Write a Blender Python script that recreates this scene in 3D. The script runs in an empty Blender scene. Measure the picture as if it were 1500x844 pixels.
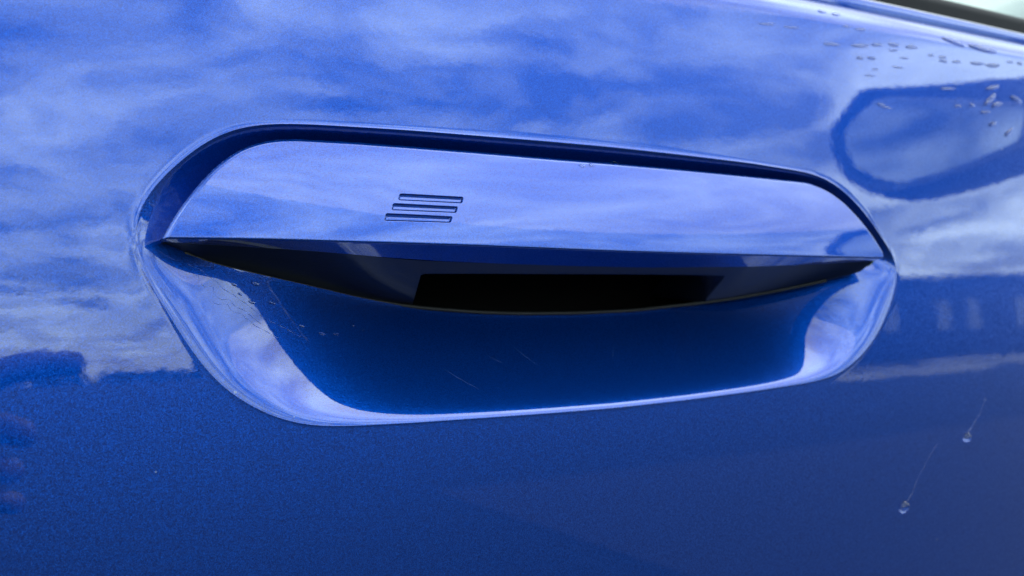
import bpy, bmesh, math, random
import numpy as np
from mathutils import Vector
random.seed(4)
rng = np.random.default_rng(7)
S = bpy.context.scene
COL = S.collection

# ------------------------------------------------------------------ camera
F_PX, YAW, DIST = 1362.0, math.radians(27.2), 0.22      # focal length in photo pixels, turn towards the front of the car, lens to door
FW = np.array([math.sin(YAW), math.cos(YAW), 0.0])
RT = np.array([math.cos(YAW), -math.sin(YAW), 0.0])
CAM = np.array([0.0, -DIST, 0.0])
cd = bpy.data.cameras.new('camera'); cam = bpy.data.objects.new('camera', cd); COL.objects.link(cam)
cd.sensor_width = 36.0; cd.lens = 36.0 * F_PX / 1500.0
cd.clip_start = 0.01; cd.clip_end = 3000
cam.location = CAM; cam.rotation_euler = (math.pi/2, 0, -YAW)
cd.dof.use_dof = True; cd.dof.focus_distance = 0.228; cd.dof.aperture_fstop = 15.0
S.camera = cam

# ------------------------------------------------------------------ world, sun, exposure
SUN_EL, SUN_AZ = math.radians(60), math.radians(118)    # azimuth clockwise from +Y
w = bpy.data.worlds.new('World'); S.world = w; w.use_nodes = True
nt = w.node_tree; nt.nodes.clear()
def N(t, ty, **kw):
    n = t.nodes.new(ty)
    for k, v in kw.items(): setattr(n, k, v)
    return n
def vset(n, **kw):
    for k, v in kw.items(): n.inputs[k.replace('_', ' ')].default_value = v
out = N(nt, 'ShaderNodeOutputWorld'); bg = N(nt, 'ShaderNodeBackground')
bg.inputs['Strength'].default_value = 0.10
sky = N(nt, 'ShaderNodeTexSky', sky_type='NISHITA'); sky.sun_disc = False
sky.sun_elevation = SUN_EL; sky.sun_rotation = SUN_AZ
sky.dust_density = 1.0; sky.ozone_density = 1.0
tc = N(nt, 'ShaderNodeTexCoord'); sx = N(nt, 'ShaderNodeSeparateXYZ')
nt.links.new(tc.outputs['Generated'], sx.inputs[0])
# cloud sheet: project the view direction on a level plane overhead
addz = N(nt, 'ShaderNodeMath', operation='ADD'); addz.inputs[1].default_value = 0.10
mxz = N(nt, 'ShaderNodeMath', operation='MAXIMUM'); mxz.inputs[1].default_value = 0.03
nt.links.new(sx.outputs['Z'], addz.inputs[0]); nt.links.new(addz.outputs[0], mxz.inputs[0])
cx = N(nt, 'ShaderNodeCombineXYZ')
for a in 'XY':
    d = N(nt, 'ShaderNodeMath', operation='DIVIDE')
    nt.links.new(sx.outputs[a], d.inputs[0]); nt.links.new(mxz.outputs[0], d.inputs[1])
    nt.links.new(d.outputs[0], cx.inputs[a])
no = N(nt, 'ShaderNodeTexNoise'); vset(no, Scale=1.9, Detail=11.0, Roughness=0.56, Distortion=0.6)
mp = N(nt, 'ShaderNodeMapping'); mp.inputs['Location'].default_value = (4.37, 4.71, 4.0)
nt.links.new(cx.outputs[0], mp.inputs[0]); nt.links.new(mp.outputs[0], no.inputs['Vector'])
rp = N(nt, 'ShaderNodeValToRGB'); e = rp.color_ramp.elements
e[0].position = 0.36; e[0].color = (0, 0, 0, 1); e[1].position = 0.72; e[1].color = (1, 1, 1, 1)
nt.links.new(no.outputs['Fac'], rp.inputs[0])
mix = N(nt, 'ShaderNodeMix', data_type='RGBA')
nt.links.new(rp.outputs[0], mix.inputs['Factor']); nt.links.new(sky.outputs[0], mix.inputs['A'])
mix.inputs['B'].default_value = (23.0, 28.0, 29.0, 1)
nt.links.new(mix.outputs['Result'], bg.inputs['Color']); nt.links.new(bg.outputs[0], out.inputs['Surface'])

sl = bpy.data.lights.new('sun', 'SUN'); sun = bpy.data.objects.new('sun', sl); COL.objects.link(sun)
sl.energy = 0.6; sl.angle = math.radians(70); sl.color = (1.0, 0.95, 0.88)
sdir = Vector((math.sin(SUN_AZ)*math.cos(SUN_EL), math.cos(SUN_AZ)*math.cos(SUN_EL), math.sin(SUN_EL)))
sun.rotation_euler = sdir.to_track_quat('Z', 'Y').to_euler()
vs = S.view_settings
vs.view_transform = 'Standard'; vs.look = 'None'; vs.exposure = 0.97; vs.gamma = 1.0; vs.use_curve_mapping = False

# ------------------------------------------------------------------ materials
def mat(name):
    m = bpy.data.materials.new(name); m.use_nodes = True
    return m, m.node_tree, m.node_tree.nodes['Principled BSDF']
def plain(name, col, rough=0.5, bump=0.0, scale=200.0, metallic=0.0, var=0.25, **kw):
    m, t, b = mat(name)
    tcn = N(t, 'ShaderNodeTexCoord'); nz = N(t, 'ShaderNodeTexNoise'); vset(nz, Scale=scale, Detail=5.0)
    t.links.new(tcn.outputs['Object'], nz.inputs['Vector'])
    r = N(t, 'ShaderNodeValToRGB')
    r.color_ramp.elements[0].color = (*[c*(1-var) for c in col], 1); r.color_ramp.elements[1].color = (*[min(1, c*(1+var)) for c in col], 1)
    t.links.new(nz.outputs['Fac'], r.inputs[0]); t.links.new(r.outputs[0], b.inputs['Base Color'])
    b.inputs['Roughness'].default_value = rough; b.inputs['Metallic'].default_value = metallic
    for k, v in kw.items(): b.inputs[k.replace('_', ' ')].default_value = v
    if bump:
        bp = N(t, 'ShaderNodeBump'); bp.inputs['Strength'].default_value = bump; bp.inputs['Distance'].default_value = 0.3/scale
        t.links.new(nz.outputs['Fac'], bp.inputs['Height']); t.links.new(bp.outputs[0], b.inputs['Normal'])
    return m

def paint():
    m, t, b = mat('blue_metallic_paint')
    tcn = N(t, 'ShaderNodeTexCoord'); geo = N(t, 'ShaderNodeNewGeometry')
    # metal flakes: a random lean per cell of a fine Voronoi pattern
    vo = N(t, 'ShaderNodeTexVoronoi'); vset(vo, Scale=6500.0)
    t.links.new(tcn.outputs['Object'], vo.inputs['Vector'])
    sub = N(t, 'ShaderNodeVectorMath', operation='SUBTRACT'); sub.inputs[1].default_value = (.5, .5, .5)
    t.links.new(vo.outputs['Color'], sub.inputs[0])
    sc = N(t, 'ShaderNodeVectorMath', operation='SCALE'); sc.inputs['Scale'].default_value = 0.25
    t.links.new(sub.outputs[0], sc.inputs[0])
    ad = N(t, 'ShaderNodeVectorMath', operation='ADD')
    t.links.new(geo.outputs['Normal'], ad.inputs[0]); t.links.new(sc.outputs[0], ad.inputs[1])
    nm = N(t, 'ShaderNodeVectorMath', operation='NORMALIZE'); t.links.new(ad.outputs[0], nm.inputs[0])
    t.links.new(nm.outputs[0], b.inputs['Normal'])
    # flake tint varies a little from flake to flake
    sxyz = N(t, 'ShaderNodeSeparateColor'); t.links.new(vo.outputs['Color'], sxyz.inputs[0])
    r = N(t, 'ShaderNodeValToRGB')
    r.color_ramp.elements[0].color = (0.0001, 0.0230, 0.185, 1); r.color_ramp.elements[1].color = (0.0005, 0.062, 0.385, 1)
    t.links.new(sxyz.outputs[0], r.inputs[0]); t.links.new(r.outputs[0], b.inputs['Base Color'])
    vset(b, Metallic=0.74, Roughness=0.32)
    b.inputs['Specular IOR Level'].default_value = 0.0
    vset(b, Coat_Weight=1.0, Coat_Roughness=0.018, Coat_IOR=1.70)
    # faint uneven wiping marks in the gloss, sparse dust specks on the colour
    n3 = N(t, 'ShaderNodeTexNoise'); vset(n3, Scale=38.0, Detail=6.0, Distortion=1.2)
    t.links.new(tcn.outputs['Object'], n3.inputs['Vector'])
    mr = N(t, 'ShaderNodeMapRange'); vset(mr, From_Min=0.45, From_Max=0.75, To_Min=0.012, To_Max=0.05)
    t.links.new(n3.outputs['Fac'], mr.inputs['Value']); t.links.new(mr.outputs[0], b.inputs['Coat Roughness'])
    v2 = N(t, 'ShaderNodeTexVoronoi'); vset(v2, Scale=130.0)
    t.links.new(tcn.outputs['Object'], v2.inputs['Vector'])
    s2 = N(t, 'ShaderNodeSeparateColor'); t.links.new(v2.outputs['Color'], s2.inputs[0])
    sz = N(t, 'ShaderNodeMapRange'); vset(sz, From_Min=0.88, From_Max=1.0, To_Min=0.0, To_Max=0.055)
    t.links.new(s2.outputs[1], sz.inputs['Value'])
    ls = N(t, 'ShaderNodeMath', operation='LESS_THAN'); t.links.new(v2.outputs['Distance'], ls.inputs[0]); t.links.new(sz.outputs[0], ls.inputs[1])
    dm = N(t, 'ShaderNodeMix', data_type='RGBA'); dm.inputs['B'].default_value = (0.20, 0.24, 0.34, 1)
    lm = N(t, 'ShaderNodeMath', operation='MULTIPLY'); lm.inputs[1].default_value = 0.7; t.links.new(ls.outputs[0], lm.inputs[0])
    t.links.new(lm.outputs[0], dm.inputs['Factor']); t.links.new(r.outputs[0], dm.inputs['A']); t.links.new(dm.outputs['Result'], b.inputs['Base Color'])
    # very faint orange peel in the clear coat
    n2 = N(t, 'ShaderNodeTexNoise'); vset(n2, Scale=260.0, Detail=2.0)
    t.links.new(tcn.outputs['Object'], n2.inputs['Vector'])
    bp = N(t, 'ShaderNodeBump'); bp.inputs['Strength'].default_value = 0.025; bp.inputs['Distance'].default_value = 0.0004
    t.links.new(n2.outputs['Fac'], bp.inputs['Height']); t.links.new(bp.outputs[0], b.inputs['Coat Normal'])
    return m
PAINT = paint()
BLACK = plain('black_plastic', (0.003, 0.005, 0.013), 0.42, 0.1, 900.0)
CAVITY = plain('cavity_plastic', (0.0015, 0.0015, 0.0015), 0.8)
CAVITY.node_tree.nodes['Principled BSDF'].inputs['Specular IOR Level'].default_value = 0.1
RUBBER = plain('rubber', (0.008, 0.0078, 0.007), 0.6, 0.1, 600.0)
SEAL = plain('seal_rubber', (0.006, 0.006, 0.007), 0.6, 0.1, 500.0)
SEAL.node_tree.nodes['Principled BSDF'].inputs['Specular IOR Level'].default_value = 0.2
BLACK.node_tree.nodes['Principled BSDF'].inputs['Specular IOR Level'].default_value = 0.3
CHROME = plain('satin_metal', (0.35, 0.35, 0.35), 0.3, 0.0, 50.0, 1.0, 0.05)
GLOSSB = plain('gloss_black', (0.006, 0.006, 0.008), 0.08, 0.0, 50.0)
def glass():
    m, t, b = mat('window_glass')
    vset(b, Base_Color=(0.22, 0.25, 0.22, 1), Roughness=0.01, IOR=1.5); b.inputs['Transmission Weight'].default_value = 0.9
    return m
GLASS = glass()
def mirror_mat():
    m, t, b = mat('mirror_glass'); vset(b, Base_Color=(0.40, 0.44, 0.50, 1), Metallic=1.0, Roughness=0.03)
    return m
MIRROR = mirror_mat()
def water_mat():
    m, t, b = mat('water'); vset(b, Base_Color=(1, 1, 1, 1), Roughness=0.0, IOR=1.33); b.inputs['Transmission Weight'].default_value = 1.0
    return m
WATER = water_mat()

# ------------------------------------------------------------------ helpers
def link(name, verts, faces, m, parent=None, smooth=True):
    me = bpy.data.meshes.new(name)
    me.from_pydata([tuple(map(float, v)) for v in verts], [], faces); me.validate(); me.update()
    if smooth: me.polygons.foreach_set('use_smooth', [True]*len(me.polygons))
    o = bpy.data.objects.new(name, me); COL.objects.link(o); me.materials.append(m)
    if parent: o.parent = parent
    return o
def empty(name, loc, label, cat, group=None):
    o = bpy.data.objects.new(name, None); COL.objects.link(o); o.location = loc
    o.empty_display_size = 0.05
    tag(o, label, cat, group); return o
def tag(o, label, cat, group=None):
    o['label'] = label; o['category'] = cat
    if group: o['group'] = group
def gridfaces(nr, nc, wrap=False, flip=False):
    f = []
    for i in range(nr-1):
        for j in range(nc if wrap else nc-1):
            k = (j+1) % nc
            q = (i*nc+j, i*nc+k, (i+1)*nc+k, (i+1)*nc+j)
            f.append(q[::-1] if flip else q)
    return f

# ---- the door skin: depth (towards the car) as a function of place
TILT, RZ, RX = 0.060, 1.3, 5.0
ZB, RB = 0.0995, 0.010                     # belt line height and the radius the skin turns in with
def body(x, z):
    x = np.asarray(x, float); z = np.asarray(z, float)
    wv = TILT*z + np.where(z > -0.25, z*z, 0.0625)/(2*RZ) * np.sign(1) + (x-0.14)**2/(2*RX)
    t = np.clip(z-(ZB-RB), 0, RB*0.995)
    return wv + RB - np.sqrt(RB*RB - t*t)
def unproj(px, py, off=0.0):
    """pixel of the photograph -> point `off` metres behind the door skin"""
    px = np.asarray(px, float); py = np.asarray(py, float); off = np.zeros_like(px)+off
    t = (px-750)/F_PX; s = (422-py)/F_PX
    dx = FW[0]+RT[0]*t; dy = FW[1]+RT[1]*t; dz = s
    yv = np.zeros_like(px)
    for _ in range(12):
        k = (yv+DIST)/dy
        x = dx*k; z = dz*k
        yv = body(x, np.minimum(z, ZB-RB)) + off
    return np.stack([x, z], -1)
def resample(P, n, closed=False):
    P = np.asarray(P, float)
    if closed: P = np.vstack([P, P[:1]])
    d = np.r_[0, np.cumsum(np.linalg.norm(np.diff(P, axis=0), axis=1))]
    t = np.linspace(0, d[-1], n+1)[:-1] if closed else np.linspace(0, d[-1], n)
    return np.stack([np.interp(t, d, P[:, k]) for k in range(P.shape[1])], -1)
def smooth(P, sig, closed=False, keep=True):
    """gaussian smoothing with sigma in samples; open curves keep their ends"""
    n = int(3*sig)+1; k = np.exp(-0.5*(np.arange(-n, n+1)/sig)**2); k /= k.sum()
    one = P.ndim == 1
    Q = P[:, None] if one else P
    if closed: E = np.vstack([Q[-n:], Q, Q[:n]])
    else: E = np.vstack([2*Q[0]-Q[1:n+1][::-1], Q, 2*Q[-1]-Q[-n-1:-1][::-1]])
    R = np.stack([np.convolve(E[:, c], k, 'valid') for c in range(E.shape[1])], -1)
    return R[:, 0] if one else R
def sstep(t): t = np.clip(t, 0, 1); return t*t*(3-2*t)

# ------------------------------------------------------------------ traced outlines, laid on the door at real size
RIM_TOP = [(197,362),(195,340),(200,314),(215,285),(240,257),(270,230),(300,208),(330,193),(360,185),(400,181),(450,182),(520,186),(600,191),
           (700,199),(800,207),(900,216),(1000,227),(1100,239),(1180,252),(1210,262),(1236,280),(1265,310),(1290,346),(1307,372),(1314,393)]
RIM_BOT = [(197,362),(208,395),(230,432),(260,482),(290,527),(320,562),(350,585),(390,607),(430,620),(470,625),(520,624),(600,620),
           (700,613),(800,606),(900,598),(1000,587),(1100,574),(1190,560),(1225,550),(1250,533),(1272,510),(1290,481),(1303,450),(1312,420),(1314,393)]
HT = [(238,350),(247,331),(265,303),(290,271),(315,245),(340,226),(366,213),(396,205),(430,203),(520,208),(600,214),(700,222),(800,231),
      (900,239),(1000,248),(1100,258),(1185,267),(1212,279),(1235,297),(1260,325),(1280,352),(1297,379)]
HB = [(238,350),(300,350.5),(400,352),(500,355),(600,358),(700,361),(800,365),(900,369),(1000,372),(1100,374.5),(1200,377),(1297,379)]
HS = [(242,354),(300,358.5),(400,364),(480,370),(560,377),(650,383),(750,387),(850,390),(950,392),(1090,391),(1200,387),(1296,381)]
HK = [(243,358),(300,385),(370,402),(450,420),(520,436),(580,447),(620,452),(700,458),(760,460),(850,459),(930,455),(1000,447),(1060,438),
      (1130,424),(1200,409),(1250,397),(1296,382.5)]
def px_curve(pts, n): return resample(np.array(pts, float), n)
def uu(px): return (np.asarray(px, float)-238)/(1297-238)
def env(u): return sstep(np.clip(u/0.2, 0, 1))*sstep(np.clip((1-u)/0.2, 0, 1))
def ramp(u, a): return np.clip(np.minimum(u, 1-u)/a, 0, 1)
PROUD = 0.0060
def depth_bowl(u): u = np.clip(u, 0, 1); return 0.0035 + 0.027*sstep(u/0.31)**0.8*sstep((1-u)/0.29)**0.7
def depth_strip(u): return -PROUD+0*u + (0.0035+0.009*np.sin(math.pi*np.clip(u, 0, 1))**0.7)*0.9

NT = 420                                          # samples along each half of the rim
rt = smooth(resample(unproj(*np.array(RIM_TOP).T), NT), 4); rb = smooth(resample(unproj(*np.array(RIM_BOT).T), NT), 4)
rim = np.vstack([rt[:-1], rb[::-1][:-1]])           # closed, left end -> over the top -> right end -> under
rim = smooth(resample(rim, 840, True), 3.5, True)
NR = len(rim)
iR = int(np.argmax(rim[:, 0])); iL = int(np.argmin(rim[:, 0]))
rim = np.roll(rim, -iL, axis=0); iR = (iR-iL) % NR    # index 0 = leftmost point, iR = rightmost

kpx = px_curve(HK, 400); ku = uu(kpx[:, 0])
kxz = smooth(resample(unproj(kpx[:, 0], kpx[:, 1], depth_bowl(ku)), 400), 5)
tpx = px_curve(HT, 400); ZT_, HM_ = 0.0362, 0.0255            # top of the grip and its height: the grip is a plate leaning out towards its lower edge
tz0 = unproj(tpx[:, 0], tpx[:, 1], 0.0008)[:, 1]
txz_f = smooth(resample(unproj(tpx[:, 0], tpx[:, 1], 0.0008-PROUD*np.clip((ZT_-tz0)/HM_, 0, 1)), 400), 3)
# inner edge of the recess: tucked behind the handle on top, the bracket's lower line below
htop = resample(unproj(tpx[:, 0], tpx[:, 1], 0.006), 400)
ctr = np.array([0.139, 0.012])
itop = htop + (ctr-htop)*np.array([0.03, 0.12])
tipL = kxz[0]+np.array([0.0035, 0.0005]); tipR = kxz[-1]+np.array([-0.0035, 0.0005])
itop[0] = tipL; itop[-1] = tipR
kin = kxz[(kxz[:, 0] > tipL[0]) & (kxz[:, 0] < tipR[0])]
itop = smooth(resample(itop, iR+1), 8); ibot = resample(np.vstack([tipL, kin, tipR]), NR-iR+1)[::-1]
inner = np.vstack([itop[:-1], ibot[:-1]])
uL = (inner[:, 0]-inner[:, 0].min())/np.ptp(inner[:, 0])
tu = np.clip((rim[:, 0]-rim[:, 0].min())/np.ptp(rim[:, 0]), 0, 1)
dep = np.where(np.arange(NR) < iR, 0.0040+0.0045*sstep(tu/0.03)*sstep((1-tu)/0.05), depth_bowl(uL))
th = np.arange(NR)
dep = smooth(dep, 10, True); inner = smooth(inner, 4, True)
ang = np.arange(NR)
fil = np.where(ang < iR, 0.0009, 0.0022)
botu = np.clip((rim[:, 0]-rim[:, 0].min())/np.ptp(rim[:, 0]), 0, 1)
fil = np.where(ang >= iR, 0.0019 + 0.0045*(1-sstep(botu/0.30)) + 0.0045*(1-sstep((1-botu)/0.20)), fil)
fil = smooth(fil, 14, True)
L = np.linalg.norm(inner-rim, axis=1)
lipw = smooth(np.where(ang < iR, 1.0, 0.15), 20, True)
def lip(d_): return 0.00010*lipw*np.exp(-(d_/0.0011)**2) + 0.00013*(0.3+0.7*lipw)*np.exp(-(d_/0.00034)**2)
bow = smooth(np.where(ang < iR, 1.0, 1.05+0.35*sstep(botu/0.45)*sstep((1-botu)/0.40)), 14, True)
rows = []
for q in np.linspace(0, 1, 90):
    p = q**1.8
    P = rim + (inner-rim)*p
    a = fil/L
    h = (np.sqrt(p*p+a*a)-a)/(np.sqrt(1+a*a)-a)
    h = 1-(1-h)**bow
    rows.append(np.stack([P[:, 0], body(P[:, 0], P[:, 1]) + dep*h - lip(np.linalg.norm(P-rim, axis=1)), P[:, 1]], -1))
recess_rows = np.array(rows)

car = empty('car', (0.14, 0.0, 0.0), 'metallic blue car seen close at its door handle, recess and belt line', 'car')
def cpart(name, verts, faces, m, parent=None, smooth=True):
    V = np.asarray(verts, float).copy(); V[:, 0] -= 0.14
    return link(name, V, faces, m, parent or car, smooth)

# ---- recess
nrow = len(recess_rows)
cpart('handle_recess', recess_rows.reshape(-1, 3), gridfaces(nrow, NR, True, True), PAINT)
# ---- door skin around it: rings from the rim to the door's edges
X0, X1, Z0, Z1 = -1.5, 0.80, -0.46, ZB
c = np.array([0.139, 0.002]); d = rim-c
with np.errstate(divide='ignore'):
    kx = np.where(d[:, 0] > 0, (X1-c[0])/d[:, 0], (X0-c[0])/d[:, 0]); kz = np.where(d[:, 1] > 0, (Z1-c[1])/d[:, 1], (Z0-c[1])/d[:, 1])
border = c + d*np.minimum(kx, kz)[:, None]
# spread the rim's samples evenly along the border with its corners kept
bx = [(X0, c[1]), (X0, Z1), (X1, Z1), (X1, Z0), (X0, Z0)]
rows = []
for q in np.linspace(0, 1, 110):
    p = 0.55*q**2.2 + 0.45*(1-(1-q)**3.0) if q > 0 else 0.0
    p = q**2.0*(1-q**6) + q**6*(1-(1-q)**2)
    P = rim + (border-rim)*p
    rows.append(np.stack([P[:, 0], body(P[:, 0], P[:, 1]) - lip(np.linalg.norm(P-rim, axis=1)), P[:, 1]], -1))
R = np.array(rows)
R[-1, :, 2] = np.minimum(R[-1, :, 2], ZB)
extra = R[-1].copy(); extra[:, 1] += 0.02
allr = np.vstack([R.reshape(-1, 3), extra])
cpart('door_panel', allr, gridfaces(len(R)+1, NR, True, False), PAINT)

# ------------------------------------------------------------------ the handle
NU = 760
bpx = px_curve(HB, 800)
B = resample(unproj(bpx[:, 0], bpx[:, 1], -PROUD-0.0008+0*bpx[:, 0]), 800); B = smooth(B, 12)
T = txz_f
xl, xr = B[0, 0], B[-1, 0]
T = T.copy(); T[0] = B[0]; T[-1] = B[-1]
ez = [np.array(q, float) for q in ([(585.3,284),(678,289.3),(674.7,298.2),(582,293.5)], [(574,298.7),(668.3,303.5),(664.7,312.5),(571,308.3)],
                                    [(562.7,313.5),(659,318.2),(655.3,327),(559.3,324)])]
EM = [unproj(q[:, 0], q[:, 1], -0.0028) for q in ez]
ex0 = min(q[:, 0].min() for q in EM)-0.0008; ex1 = max(q[:, 0].max() for q in EM)+0.0008
ez0 = min(q[:, 1].min() for q in EM)-0.0008; ez1 = max(q[:, 1].max() for q in EM)+0.0008
def sdf(P, q, r=0.0004):
    """signed distance to a convex quad with rounded corners (negative inside)"""
    c0 = q.mean(0); dm = []
    for i in range(4):
        a, b2 = q[i], q[(i+1) % 4]; e2 = b2-a; n = np.array([e2[1], -e2[0]])/np.linalg.norm(e2)
        if np.dot(c0-a, n) > 0: n = -n
        dm.append((P-a)@n + r)
    dm = np.stack(dm, -1)
    return np.where(dm.max(-1) > 0, np.sqrt((np.maximum(dm, 0)**2).sum(-1)), dm.max(-1)) - r
# columns: fine through the badge, fine at the tips
xs = [xl + (xr-xl)*0.06*(np.linspace(0, 1, 60)[:-1]**1.8)]
xs.append(np.linspace(xl+(xr-xl)*0.06, ex0, 110)[:-1]); xs.append(np.linspace(ex0, ex1, 230)[:-1])
xs.append(np.linspace(ex1, xr-(xr-xl)*0.06, 260)[:-1]); xs.append(xr-(xr-xl)*0.06*(np.linspace(1, 0, 60)**1.8))
xs = np.concatenate(xs)
# handle outline can lean back at the tips; use the single-valued part in x
def fx(C, x):
    o = np.argsort(C[:, 0], kind='stable'); return np.interp(x, C[o, 0], C[o, 1])
zb, zt = fx(B, xs), fx(T, xs)
zt = np.maximum(zt, zb+1e-5)
hgt = zt-zb; HM = hgt.max()
z_e0 = (ez0-zb[len(xs)//3])/HM; z_e1 = (ez1-zb[len(xs)//3])/HM
vv = np.concatenate([np.linspace(0, 1, 26)[:-1]**2*0.08, np.linspace(0.08, z_e0-0.03, 12)[:-1], np.linspace(z_e0-0.03, z_e1+0.03, 130)[:-1],
                     np.linspace(z_e1+0.03, 0.80, 20)[:-1], 1-0.20*np.linspace(1, 0, 50)**2])
# distance to the top outline (for the rolled edge)
def dist_curve(P, C):
    out_ = np.empty(len(P))
    for i in range(0, len(P), 4000):
        out_[i:i+4000] = np.sqrt(((P[i:i+4000, None, :]-C[None])**2).sum(-1)).min(1)
    return out_
XX, VV = np.meshgrid(xs, vv); ZZ = zb[None]+VV*hgt[None]
P2 = np.stack([XX.ravel(), ZZ.ravel()], -1)
dt = dist_curve(P2, resample(T, 1500)).reshape(XX.shape); db = np.abs(ZZ-zb[None])
RT_, RB_ = 0.0010, 0.0007
def roll(dd, r): t = np.clip(1-dd/r, 0, 1); return r*(1-np.sqrt(np.maximum(1-t*t*0.97, 0)))
us_ = (xs-xl)/(xr-xl)
def face_depth(X, Z):
    t = np.clip((ZT_-Z)/HM_, -0.2, 1.2)                        # 0 at the top, 1 at the lower edge
    return body(X, Z) + 0.0008 - (PROUD+0.0008)*t - 0.0006*4*t*(1-t)
WW = face_depth(XX, ZZ)
WW = WW + roll(dt, RT_) + roll(db, RB_)
EDEP = 0.00105
def slot_t(P, q):                                         # 0 at the slot's upper edge, 1 at the lower
    e2 = q[1]-q[0]; n = np.array([e2[1], -e2[0]])/np.linalg.norm(e2); hgt_ = abs(np.dot(q[3]-q[0], n))
    return np.abs((P-q[0])@n)/hgt_
for q in EM:
    s_ = sdf(P2, q).reshape(XX.shape)
    tl = slot_t(P2, q).reshape(XX.shape)
    WW = WW + sstep((0.00006-s_)/0.00018)*(0.00075 + (EDEP-0.00075)*np.clip(tl/0.42, 0, 1))
G = np.stack([XX, WW, ZZ], -1)
# skirt on top going back into the groove, lip underneath going in and down
nv = len(vv); top = G[-1].copy(); sk = []
tg_ = np.gradient(np.stack([xs, zt], -1), axis=0); tg_ /= np.linalg.norm(tg_, axis=1)[:, None]
tin = smooth(np.stack([tg_[:, 1], -tg_[:, 0]], -1), 5)          # points into the handle, away from its upper outline
for dy_, in_ in ((0.0004, 0.00005), (0.0012, 0.0005), (0.0030, 0.0012), (0.0090, 0.0022)):
    lim = np.clip(hgt/HM*2.0, 0.03, 1)
    r_ = top.copy(); r_[:, 1] += dy_; r_[:, 0] += tin[:, 0]*in_*lim; r_[:, 2] += tin[:, 1]*in_*lim; sk.append(r_)
spx = px_curve(HS, 500); sxz = smooth(resample(unproj(spx[:, 0], spx[:, 1], depth_strip(uu(spx[:, 0]))), 500), 8)
us = (xs-xl)/(xr-xl)
zs = np.minimum(fx(sxz, xs), zb-0.00005); ws = body(xs, zs) + depth_strip(us)
low = G[0]; un = []
for k in np.linspace(0, 1, 14)[1:][::-1]:
    un.append(np.stack([xs, low[:, 1] + (ws-low[:, 1])*k, low[:, 2] + (zs-low[:, 2])*(k**1.0)], -1))
H = np.concatenate([np.array(un), G, np.array(sk)], 0)
handle = cpart('door_handle', H.reshape(-1, 3), gridfaces(len(H), len(xs), False, False), PAINT)
# floors of the three badge slots
def fdepth_at(P): return face_depth(P[:, 0], P[:, 1])
for q in EM:
    c0 = q.mean(0); pts = []
    cc = np.array([q[0]*.60+q[3]*.40, q[1]*.60+q[2]*.40, q[2], q[3]]); c0 = cc.mean(0); cc = c0+(cc-c0)*np.array([.975, .74])
    n_ = 10; ring = []
    for i in range(4):                                       # rounded corners
        p, a, b2 = cc[i], cc[i-1], cc[(i+1) % 4]
        da = (a-p)/np.linalg.norm(a-p); dbb = (b2-p)/np.linalg.norm(b2-p)
        for t in np.linspace(0, 1, 6):
            s0, s1 = p+da*0.0002, p+dbb*0.0002
            ring.append((1-t)**2*s0 + 2*t*(1-t)*p + t*t*s1)
    ring = np.array(ring); ring = c0 + (ring-c0)*0.995
    long_ = []
    for sc_ in (1.0, 1.0, 0.86, 0.4): long_.append(c0+(ring-c0)*np.array([1-(1-sc_)*0.1, sc_]))
    V = np.vstack(long_); wv = fdepth_at(V) + 0.00032
    wv[:len(ring)] += 0.0006; wv[len(ring):2*len(ring)] += 0.00005
    n_ = len(ring)
    f = gridfaces(4, n_, True, True) + [tuple(range(3*n_, 4*n_))[::-1]]
    cpart('emblem_slot', np.stack([V[:, 0], wv, V[:, 1]], -1), f, PAINT, handle)

# ------------------------------------------------------------------ black bracket behind the grip, with the finger opening
def kcurve(x): return fx(kxz, x)
bxs = np.concatenate([np.linspace(xl+0.0006, 0.068, 50)[:-1], np.linspace(0.068, 0.088, 70)[:-1], np.linspace(0.088, 0.19, 70)[:-1], np.linspace(0.19, 0.215, 70)[:-1], np.linspace(0.215, xr-0.0006, 40)])
bu_ = (bxs-xl)/(xr-xl)
bs_z = np.minimum(fx(sxz, bxs), fx(B, bxs)-0.00005); bs_w = body(bxs, bs_z) + depth_strip(bu_) + 0.0002
bk_z = np.minimum(kcurve(bxs), bs_z-0.00005); bk_w = body(bxs, bk_z) + depth_bowl(bu_) - 0.0004
hole_l = unproj(608, 430, 0.018)[0]; hole_r = unproj(1062, 404, 0.016)[0]; hole_r2 = unproj(1032, 441, 0.02)[0]
ho_px = px_curve([(600,401),(700,401),(800,401.5),(900,402),(1000,403),(1070,404.5)], 60); ho = unproj(ho_px[:, 0], ho_px[:, 1], 0.015)
def bpoint(k):      # k from 0 (strip) to 1 (recess)
    wv = bs_w+(bk_w-bs_w)*k; wv = wv + 0.0016*np.sin(math.pi*k)*np.sin(math.pi*bu_)
    return np.stack([bxs, wv, bs_z+(bk_z-bs_z)*k], -1)
kk_hole = np.clip((bs_z-np.interp(bxs, ho[:, 0], ho[:, 1]))/np.maximum(bs_z-bk_z, 1e-5), 0.05, 1.0)
rc = 0.0018
lft = bxs-hole_l
kr = np.ones_like(bxs)                                 # lower end of the bracket per column
inside = (bxs > hole_l) & (bxs < hole_r)
dl = np.clip(bxs-hole_l, 0, rc); rise_l = 1-np.sqrt(np.maximum(1-(1-dl/rc)**2, 0))      # 1 at the edge, 0 past the corner
rise_r = np.clip((bxs-hole_r2)/(hole_r-hole_r2), 0, 1)**1.6
kend = np.where(inside, kk_hole + (1-kk_hole)*np.clip(np.maximum(rise_l, rise_r), 0, 1), 1.0)
nb = 16; rowsb = []
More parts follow.
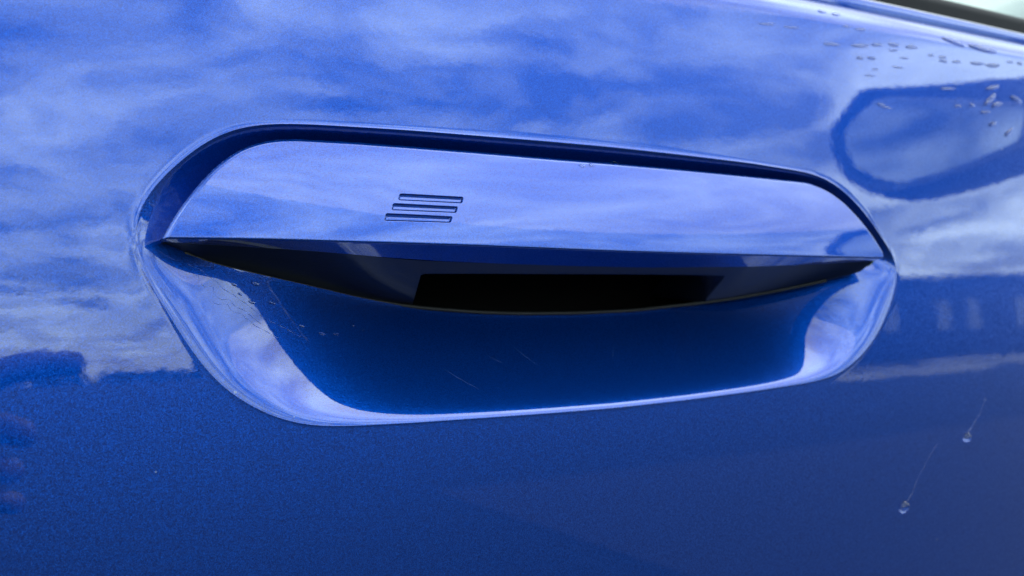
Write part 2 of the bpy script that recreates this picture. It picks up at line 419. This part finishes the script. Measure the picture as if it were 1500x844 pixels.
for k in np.linspace(0, 1, nb):
    q = bs_w*0
    kc = kend*k
    wv = bs_w+(bk_w-bs_w)*kc + 0.0016*np.sin(math.pi*kc)*np.sin(math.pi*bu_)
    rowsb.append(np.stack([bxs + 0.33*(wv-0.018)*np.exp(-((bxs-hole_l)/0.012)**2), wv, bs_z+(bk_z-bs_z)*kc], -1))
lipr = rowsb[-1].copy(); lipr[:, 1] += 0.0006; lipr[:, 2] += np.where(inside, -0.0001, 0); rowsb.append(lipr)
lip2 = lipr.copy(); lip2[:, 1] += 0.03; lip2[:, 2] += np.where(inside, 0.002, 0.002); rowsb.append(lip2)
cpart('handle_bracket', np.array(rowsb).reshape(-1, 3), gridfaces(len(rowsb), len(bxs), False, True), BLACK)
# the dark space behind the opening
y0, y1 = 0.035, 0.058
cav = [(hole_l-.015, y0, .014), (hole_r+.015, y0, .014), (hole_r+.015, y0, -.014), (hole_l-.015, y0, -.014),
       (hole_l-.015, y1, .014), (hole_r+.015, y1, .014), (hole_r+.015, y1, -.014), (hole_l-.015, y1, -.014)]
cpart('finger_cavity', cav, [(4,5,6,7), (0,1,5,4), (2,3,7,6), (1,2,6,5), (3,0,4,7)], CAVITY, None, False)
# thin rubber gasket where bracket and recess meet
def tube(path, r, n=8, squash=1.0):
    path = np.asarray(path, float); V = []; T_ = np.gradient(path, axis=0); T_ /= np.linalg.norm(T_, axis=1)[:, None]
    up = np.array([0, 1.0, 0]); r = np.zeros(len(path))+r
    for p, t, rr in zip(path, T_, r):
        a = np.cross(t, up); a /= np.linalg.norm(a); b = np.cross(a, t)
        for k in range(n):
            an = 2*math.pi*k/n; V.append(p + rr*(a*math.cos(an)*squash + b*math.sin(an)))
    m = len(path)
    f = gridfaces(m, n, True)
    f += [tuple(range(n))[::-1], tuple(range((m-1)*n, m*n))]
    return V, f
gx = np.linspace(xl+0.006, xr-0.012, 160); gu = (gx-xl)/(xr-xl); gz = kcurve(gx)+0.0001
V, f = tube(np.stack([gx, body(gx, gz)+depth_bowl(gu)-0.0006, gz], -1), 0.00055 + 0.0005*np.sin(math.pi*gu*1.0)*0)
cpart('recess_gasket', V, f, RUBBER)

# ------------------------------------------------------------------ belt line: seal, trim and window
def sweep(name, prof, m, x0=X0, x1=X1, n=60, parent=None):
    xsw = np.linspace(x0, x1, n); V = []
    for x in xsw:
        b0 = float((x-0.14)**2/(2*RX)) + TILT*ZB + ZB*ZB/(2*RZ)
        for (y, z) in prof: V.append((x, b0+y, z))
    k = len(prof)
    return cpart(name, V, gridfaces(n, k, False, True), m, parent)
def arc(cy, cz, ry, rz, a0, a1, n): return [(cy+ry*math.cos(math.radians(a)), cz+rz*math.sin(math.radians(a))) for a in np.linspace(a0, a1, n)]
sweep('window_trim', [(0.0100, ZB-0.006), (0.0102, ZB+0.0004), (0.0101, ZB+0.0010), (0.0094, ZB+0.0044), (0.0097, ZB+0.0049), (0.0110, ZB+0.0052)], PAINT)
sweep('trim_bead', arc(0.0118, ZB+0.0056, 0.0006, 0.0006, 250, 60, 10), CHROME)
sweep('window_seal', [(0.0128, ZB+0.0045), (0.0126, ZB+0.0075)] + arc(0.0150, ZB+0.0105, 0.0026, 0.0034, 190, 60, 14) + [(0.0205, ZB+0.0135)], SEAL)
sweep('window_glass', [(0.0200, ZB-0.012), (0.0220, ZB+0.010), (0.05, 0.22), (0.115, 0.42), (0.119, 0.42), (0.054, 0.22), (0.0260, ZB+0.010)], GLASS)

# ------------------------------------------------------------------ door mirror (ahead of the door; the door skin mirrors it)
def mirror():
    # outline of the housing seen from behind, in its own (outward, up) plane; outward = -Y
    ol = [(.150,.024),(.150,.002),(.143,-.022),(.123,-.040),(.100,-.052),(.05,-.053),(0,-.050),(-.045,-.045),(-.06,-.02),(-.06,.005),(-.03,.016),(.02,.031),(.06,.044),(.093,.056),(.106,.057),(.143,.034)]
    o2 = smooth(resample(np.array(ol), 120, True), 0.8, True); cc = np.array([0.056, 0.004])
    base = np.array([0.60, -0.155, 0.166])
    def place(P, x): return np.stack([base[0]+x+0*P[:, 0], base[1]-P[:, 0], base[2]+P[:, 1]], -1)
    rows = []
    for s_, x in ((0.74, 0.045), (0.77, 0.004), (0.88, -0.003), (0.96, -0.002), (1.0, 0.006), (1.01, 0.03), (0.97, 0.055), (0.86, 0.08), (0.62, 0.098), (0.3, 0.106), (0.01, 0.108)):
        rows.append(place(cc+(o2-cc)*s_, x))
    hs = cpart('door_mirror', np.array(rows).reshape(-1, 3), gridfaces(len(rows), 120, True, False), GLOSSB)
    g = place(cc+(o2-cc)*0.765, 0.020); g[:, 0] += (g[:, 1]-g[:, 1].mean())*math.tan(math.radians(17)); ctr_ = g.mean(0, keepdims=True)
    cpart('mirror_glass', np.vstack([g, ctr_]), [((i+1) % 120, i, 120) for i in range(120)], MIRROR, hs, False)
    arm = []
    for y, z, rx, rz in ((0.02, 0.085, 0.035, 0.012), (-0.06, 0.088, 0.030, 0.011), (-0.10, 0.100, 0.026, 0.014)):
        for k in range(20):
            a = 2*math.pi*k/20; arm.append((0.65+rx*math.cos(a), y, z+rz*math.sin(a)))
    cpart('mirror_arm', arm, gridfaces(3, 20, True), GLOSSB, hs)
mirror()

# ------------------------------------------------------------------ setting: ground and what the paint mirrors
GZ = -0.85

def sheet(name, x0, x1, y0, y1, z, m):
    o = link(name, [(x0,y0,z),(x1,y0,z),(x1,y1,z),(x0,y1,z)], [(0,1,2,3)], m); o['kind'] = 'structure'; return o
sheet('ground', -900, 900, -900, 900, GZ-0.004, plain('meadow', (0.007, 0.010, 0.006), 0.95, 0.5, 8.0))
sheet('parking_bay', 1.7, 40, -4.2, 6.0, GZ, plain('asphalt', (0.020, 0.020, 0.022), 0.85, 0.6, 60.0))
def box(x0, x1, y0, y1, z0, z1):
    v = [(x,y,z) for z in (z0,z1) for x,y in ((x0,y0),(x1,y0),(x1,y1),(x0,y1))]
    return v, [(3,2,1,0),(4,5,6,7),(0,1,5,4),(1,2,6,5),(2,3,7,6),(3,0,4,7)]
def patch(name, cx_, cy_, rx, ry, m):
    V = [(cx_, cy_, GZ+0.004)]; ph = [random.uniform(0, 6) for _ in range(4)]
    for k in range(48):
        a = 2*math.pi*k/48; r = 1+0.22*math.sin(2*a+ph[0])+0.16*math.sin(3*a+ph[1])+0.10*math.sin(5*a+ph[2])+0.06*math.sin(9*a+ph[3])
        V.append((cx_+rx*r*math.cos(a), cy_+ry*r*math.sin(a), GZ+0.004))
    o = link(name, V, [(0, 1+k, 1+(k+1) % 48) for k in range(48)], m); o['kind'] = 'structure'
GRAV = plain('pale_gravel', (0.42, 0.40, 0.36), 0.9, 0.4, 3.0, 0, 0.6)
for a in ((17, -13.5, 3.2, 1.6), (23, -16.0, 2.6, 1.9), (28, -14.5, 3.0, 1.2), (16, -18.5, 3.0, 2.2), (33, -20, 5, 2.5)): patch('gravel', *a, GRAV)
# long low building across the grass
BR = plain('dark_render', (0.045, 0.042, 0.042), 0.8, 0.3, 4.0)
bd = empty('building', (38.0, -30.0, GZ), 'long low dark building with a row of pale windows across the grass', 'building')
bd.rotation_euler = (0, 0, math.radians(24))
def bpart(name, bx_, m, par=None, smooth_=False):
    o = link(name, *bx_, m, par or bd, smooth_); return o
bpart('wall', box(-30, 24, -4, 4, 0, 4.4), BR); bpart('roof', box(-30.4, 24.4, -4.4, 4.4, 4.4, 4.75), plain('roof_felt', (0.03, 0.03, 0.032), 0.7))
PANE = plain('sky_toned_pane', (0.36, 0.37, 0.38), 0.3)  # pale base colour stands in for sky mirrored in the panes
FRM = plain('window_frame_paint', (0.12, 0.12, 0.12), 0.5)
fr0 = pn0 = None
for sd in (-1, 1):
    for i in range(20):
        x = -28+i*2.6+(i % 3)*0.4
        f_ = link('window', *box(-0.42, 0.42, -0.05, 0.05, 0, 1.9), FRM, bd, False) if fr0 is None else fr0.copy()
        p_ = link('pane', *box(-0.34, 0.34, -0.07, 0.07, 0.10, 1.80), PANE, f_, False) if pn0 is None else pn0.copy()
        if fr0 is None: fr0, pn0 = f_, p_
        else:
            COL.objects.link(f_); COL.objects.link(p_); p_.parent = f_
        f_.location = (x, sd*4.03, 1.5)
# far-off woods
def woods(name, pts, hmin, hmax, m):
    bm = bmesh.new()
    for (x, y) in pts:
        hh = random.uniform(hmin, hmax)
        for k in range(5):
            r = bmesh.ops.create_icosphere(bm, subdivisions=2, radius=1.0)['verts']
            c_ = Vector((x+random.uniform(-2.5, 2.5), y+random.uniform(-2.5, 2.5), GZ + hh*random.uniform(0.15, 0.75)))
            q = hh*random.uniform(0.22, 0.36)
            for v_ in r: v_.co = c_ + v_.co*q*random.uniform(0.8, 1.15)
    me = bpy.data.meshes.new(name); bm.to_mesh(me); bm.free(); me.materials.append(m)
    o = bpy.data.objects.new(name, me); COL.objects.link(o); o['kind'] = 'stuff'; return o
LEAF = plain('leaves', (0.035, 0.055, 0.020), 0.8, 0.8, 1.5)
woods('far_woods', [(x+random.uniform(-3, 3), -170+random.uniform(-12, 12)) for x in range(-160, 90, 2)], 2.5, 2.8, LEAF)
woods('woods_beyond', [(x+random.uniform(-3, 3), 60+random.uniform(-8, 8)) for x in range(-40, 260, 6)], 6.0, 10.0, LEAF)

# ------------------------------------------------------------------ water drops, film and scratches lying on the door
from mathutils.bvhtree import BVHTree
bpy.context.view_layer.update()
def bvh(names):
    V, F_ = [], []
    for o in list(COL.objects):
        if o.type == 'MESH' and o.name in names:
            b0 = len(V); mw = o.matrix_world
            V += [mw @ v.co for v in o.data.vertices]; F_ += [[b0+i for i in p.vertices] for p in o.data.polygons]
    return BVHTree.FromPolygons(V, F_)
DOOR = bvh({'door_panel', 'handle_recess', 'door_handle'})
def ray(px, py): return Vector(FW + RT*(px-750)/F_PX + np.array([0, 0, 1.0])*(422-py)/F_PX).normalized()
def hit(px, py):
    p, n, _, _ = DOOR.ray_cast(Vector(CAM), ray(px, py))
    if n.dot(Vector(CAM)-p) < 0: n = -n
    return p, n
def drop(px, py, wpx, hpx, label, group, ang=0.0, flat=0.35):
    """a bead of water: a low dome with an uneven outline on the paint"""
    p, n = hit(px, py); pr, _ = hit(px+4, py); pu, _ = hit(px, py-4)
    ax = (pr-p); ax = (ax-n*ax.dot(n)); kx = ax.length/4; ax.normalize(); az = n.cross(ax)
    if az.dot(pu-p) < 0: az = -az
    kz = (pu-p).length/4
    a_, b_ = wpx*0.5*kx, hpx*0.5*kz; hh = flat*min(a_, b_)*2
    ph = [random.uniform(0, 6.28) for _ in range(3)]; V = []; n_ = 20
    for t, zz in ((1.0, -0.25), (1.0, 0.05), (0.95, 0.35), (0.8, 0.68), (0.55, 0.88), (0.25, 0.98)):
        for k in range(n_):
            an = 2*math.pi*k/n_; r = t*(1+0.10*math.sin(2*an+ph[0])+0.07*math.sin(3*an+ph[1]))
            u_, v_ = a_*r*math.cos(an), b_*r*math.sin(an)
            u_, v_ = u_*math.cos(ang)-v_*math.sin(ang), u_*math.sin(ang)+v_*math.cos(ang)
            V.append(ax*u_ + az*v_ + n*(hh*zz))
    V.append(n*hh)
    f = gridfaces(6, n_, True) + [(5*n_+k, 5*n_+(k+1) % n_, 6*n_) for k in range(n_)]
    o = link('water_drop', V, f, WATER); o.location = p
    tag(o, label, 'water drop', group); return o
def trail(px0, py0, px1, py1, r, parent):
    pts = []
    for t in np.linspace(0, 1, 14):
        p, n = hit(px0+(px1-px0)*t+1.6*math.sin(t*5+px0)+0.7*math.sin(t*13), py0+(py1-py0)*t); pts.append(np.array(p - parent.location + n*r*0.3))
    V, f = tube(pts, r*np.linspace(1, 0.12, 14)*(1+0.5*np.sin(np.arange(14)*1.9)), 6)
    link('trail', V, f, WATER, parent)
d1 = drop(1324, 743, 10, 18, 'lower of two running water drops, low on the right of the door', 'water drops that ran down the door', 0, 0.45)
trail(1327, 735, 1372, 652, 0.00006, d1)
d2 = drop(1416, 641, 9, 15, 'upper of two running water drops, right of the recess under the pale reflections', 'water drops that ran down the door', 0, 0.45)
trail(1419, 634, 1445, 585, 0.00006, d2)
beads = [(65,100,70,9),(165,113,60,9),(293,47,36,8),(352,59,36,8),(395,110,32,8),(452,122,46,9),(333,183,76,12),(450,189,70,16),(520,186,50,12),
         (590,185,50,14),(586,208,40,8),(662,195,46,16),(450,240,32,13),(498,240,36,13),(790,236,34,10),(793,253,34,12),(848,255,36,12),(932,262,54,14),(997,270,64,16),
         (1068,256,26,9),(1108,262,24,13),(742,228,24,9),(632,240,36,8),(490,312,44,7),(512,286,30,6),(605,277,46,7)]
ORD = ['first', 'second', 'third', 'fourth', 'fifth', 'sixth', 'seventh', 'eighth', 'ninth', 'tenth', 'eleventh']
rows_ = {}
for b_ in beads:
    k = ('in the topmost scattered pair near the window trim' if b_[1] < 80 else 'in the second sparse row under the window trim' if b_[1] < 140 else
         'in the fullest row under the window trim' if b_[1] < 225 else 'in the row just above the mirrored door mirror' if b_[1] < 273 and not b_[0] < 640 else
         'in the short pair below the fullest row' if b_[1] < 250 else 'in the lowest faint row by the mirrored mirror corner')
    rows_.setdefault(k, []).append(b_)
for k, l_ in rows_.items():
    for i, (a_, b_, w_, h_) in enumerate(sorted(l_)):
        drop(1100+a_/2.8125, b_/2.8125, w_/2.8125, h_/2.8125*0.85+0.8, ORD[i] + ' water drop from the left ' + k, 'water drops scattered below the belt line', -0.05, 0.16)
drop(1100+835/2.8125, 172/2.8125, 84/2.8125, 7, 'long dark water drop right under the window trim, left of the longest one', 'long water drops under the window trim', -0.25, 0.2)
drop(1100+960/2.8125, 201/2.8125, 112/2.8125, 8, 'longest dark water drop, slanting under the window trim near the right edge', 'long water drops under the window trim', -0.18, 0.2)
MIRD = -1
MP = ['at the top, left of centre', 'at the top, right of centre', 'long and slanting in the upper right', 'second slanting one in the upper right', 'nearest the right edge of the photo',
      'small one right of centre', 'below the cluster, right of centre', 'lowest one, slanting, at the right', 'in the middle, left one of a pair', 'in the middle, right one of a pair', 'alone on the left dark frame']
for (a_, b_, w_, h_, g_) in [(810,366,62,12,0),(995,362,58,16,.2),(985,411,66,20,.5),(1012,432,50,16,.2),(1092,410,44,20,-.3),(965,463,40,12,0),(995,511,38,14,0.2),(1062,545,44,18,.5),
                             (852,438,36,10,0),(911,434,24,14,0),(548,438,60,12,-.3)]:
    MIRD += 1
    drop(1100+a_/2.8125, b_/2.8125, w_/2.8125, h_/2.8125, 'water drop over the mirrored door mirror: ' + MP[MIRD], 'water drops over the reflection of the door mirror', g_, 0.3)
for i, (x_, y_, w_) in enumerate([(343,417,9),(352,431,8),(374,416,12),(369,443,10),(398,444,9),(442,478,8),(471,489,9),(493,490,9),(518,478,5),(532,484,4)]):
    drop(x_, y_, w_, w_*0.45, 'tiny water drop in the left of the recess, ' + ORD[i] + ' from the water film outwards', 'tiny water drops in the recess', -0.3, 0.2)
for (x_, y_, w_, t_) in [(853,243,10,'leftmost'),(866,242,6,'smallest, middle'),(900,239,15,'longest, rightmost')]:
    drop(x_, y_, w_, 4, t_ + ' of three tiny dark drops under the upper edge of the handle', 'tiny water drops on the handle', -0.05, 0.25)
# water film with a scalloped rim at the left of the recess
def film():
    c_ = px_curve([(272,381),(290,389),(310,402),(330,420),(362,442),(385,462),(420,478),(446,492)], 90)
    tg = np.gradient(c_, axis=0); tg /= np.linalg.norm(tg, axis=1)[:, None]; nn = np.stack([tg[:, 1], -tg[:, 0]], -1)
    sc_ = np.abs(np.sin(np.linspace(0.3, 22, 90)))*(0.5+0.5*np.sin(np.linspace(0, 7, 90)))
    V, F_ = [], []
    for lo, hi, base_, amp in ((2, 88, 3, 3), (10, 62, 12, 9), (30, 76, 19, 12)):
        pts = []
        for i in range(lo, hi):
            p, n = hit(*(c_[i]-nn[i]*(base_+amp*sc_[i]*(1 if base_ > 5 else .6)))); pts.append(np.array(p + n*0.00001))
        v_, f_ = tube(pts, 0.00007*(0.6+0.4*np.sin(np.arange(hi-lo)*0.9)), 6)
        F_ += [tuple(k+len(V) for k in q) for q in f_]; V += list(v_)
    o = link('water_film', V, F_, WATER)
    tag(o, 'thin drying edge of a water film in the left of the recess', 'water')
film()
SCR = plain('scratch_edge', (0.06, 0.10, 0.24), 0.5)
for (a, b) in [((650,540),(702,570)), ((712,519),(736,531)), ((752,507),(788,535)), ((899,505),(897,526))]:
    pts = []
    for t in np.linspace(0, 1, 10):
        p, n = hit(a[0]+(b[0]-a[0])*t, a[1]+(b[1]-a[1])*t+1.5*math.sin(3.1*t)); pts.append(np.array(p))
    V, f = tube(pts, 0.000022*np.sin(np.linspace(0.3, 2.8, 10)), 5)
    cpart('scratch', V, f, SCR)

# ------------------------------------------------------------------ the photographer's arm beside the lens (seen mirrored at the lower left)
def arm():
    pts = {'elbow': (-.16,-.52,-.36,.045), 'fore': (-.13,-.42,-.22,.040), 'wrist': (-.10,-.30,-.085,.027), 'palm': (-.075,-.275,-.05,.030)}
    V, E, Rr = [], [], []
    def add(p, r, prev=None):
        V.append(p); Rr.append(r)
        if prev is not None: E.append((prev, len(V)-1))
        return len(V)-1
    root = add((-.075,-.275,-.050), .026)
    w0 = add((-.100,-.300,-.090), .024, root); f0 = add((-.125,-.38,-.19), .034, w0); add((-.15,-.47,-.32), .042, f0)
    def finger(pts_, rs):
        k = root
        for p, r in zip(pts_, rs): k = add(p, r, k)
    finger([(-.050,-.262,-.024), (-.024,-.254,-.013), (-.006,-.251,-.0105), (.009,-.250,-.0115)], [.0105,.0088,.0080,.0068])
    finger([(-.050,-.262,-.043), (-.024,-.258,-.045), (-.020,-.278,-.049), (-.026,-.290,-.052)], [.0105,.0088,.0080,.0070])
    finger([(-.056,-.264,-.060), (-.030,-.262,-.066), (-.026,-.282,-.070), (-.030,-.294,-.072)], [.0100,.0084,.0077,.0066])
    finger([(-.064,-.268,-.074), (-.030,-.267,-.084), (-.024,-.283,-.088), (-.038,-.296,-.088)], [.0090,.0074,.0067,.0058])
    finger([(-.082,-.262,-.022), (-.068,-.255,.004), (-.052,-.252,.018)], [.0120,.0098,.0080])
    me = bpy.data.meshes.new('person'); me.from_pydata(V, E, []); o = bpy.data.objects.new('person', me); COL.objects.link(o)
    o.modifiers.new('skin', 'SKIN').use_smooth_shade = True
    sv = me.skin_vertices[0].data if me.skin_vertices else None
    if sv is None:
        bpy.context.view_layer.objects.active = o; sv = me.skin_vertices[0].data
    for i, r in enumerate(Rr): sv[i].radius = (r, r); sv[i].use_root = (i == 0)
    sb = o.modifiers.new('sub', 'SUBSURF'); sb.levels = 2; sb.render_levels = 2
    dg = bpy.context.evaluated_depsgraph_get(); m2 = bpy.data.meshes.new_from_object(o.evaluated_get(dg))
    o.modifiers.clear(); o.data = m2; m2.materials.clear(); m2.materials.append(plain('skin', (0.24, 0.14, 0.10), 0.5, 0.1, 300.0, 0, 0.1))
    tag(o, 'person reaching a bare hand with one finger out beside the lens, dark sleeve', 'person')
    pa = [np.array(p) for p in ((-.098,-.298,-.088), (-.104,-.318,-.112), (-.112,-.345,-.146), (-.125,-.38,-.19), (-.14,-.43,-.26), (-.155,-.48,-.335))]
    tp = resample(np.array(pa), 40)
    V, f = tube(tp, np.linspace(.036, .056, 40)*(1+0.05*np.sin(np.linspace(0, 22, 40))), 20)
    link('sleeve', V, f, plain('dark_cloth', (0.02, 0.02, 0.026), 0.9, 0.5, 400.0), o)
arm()
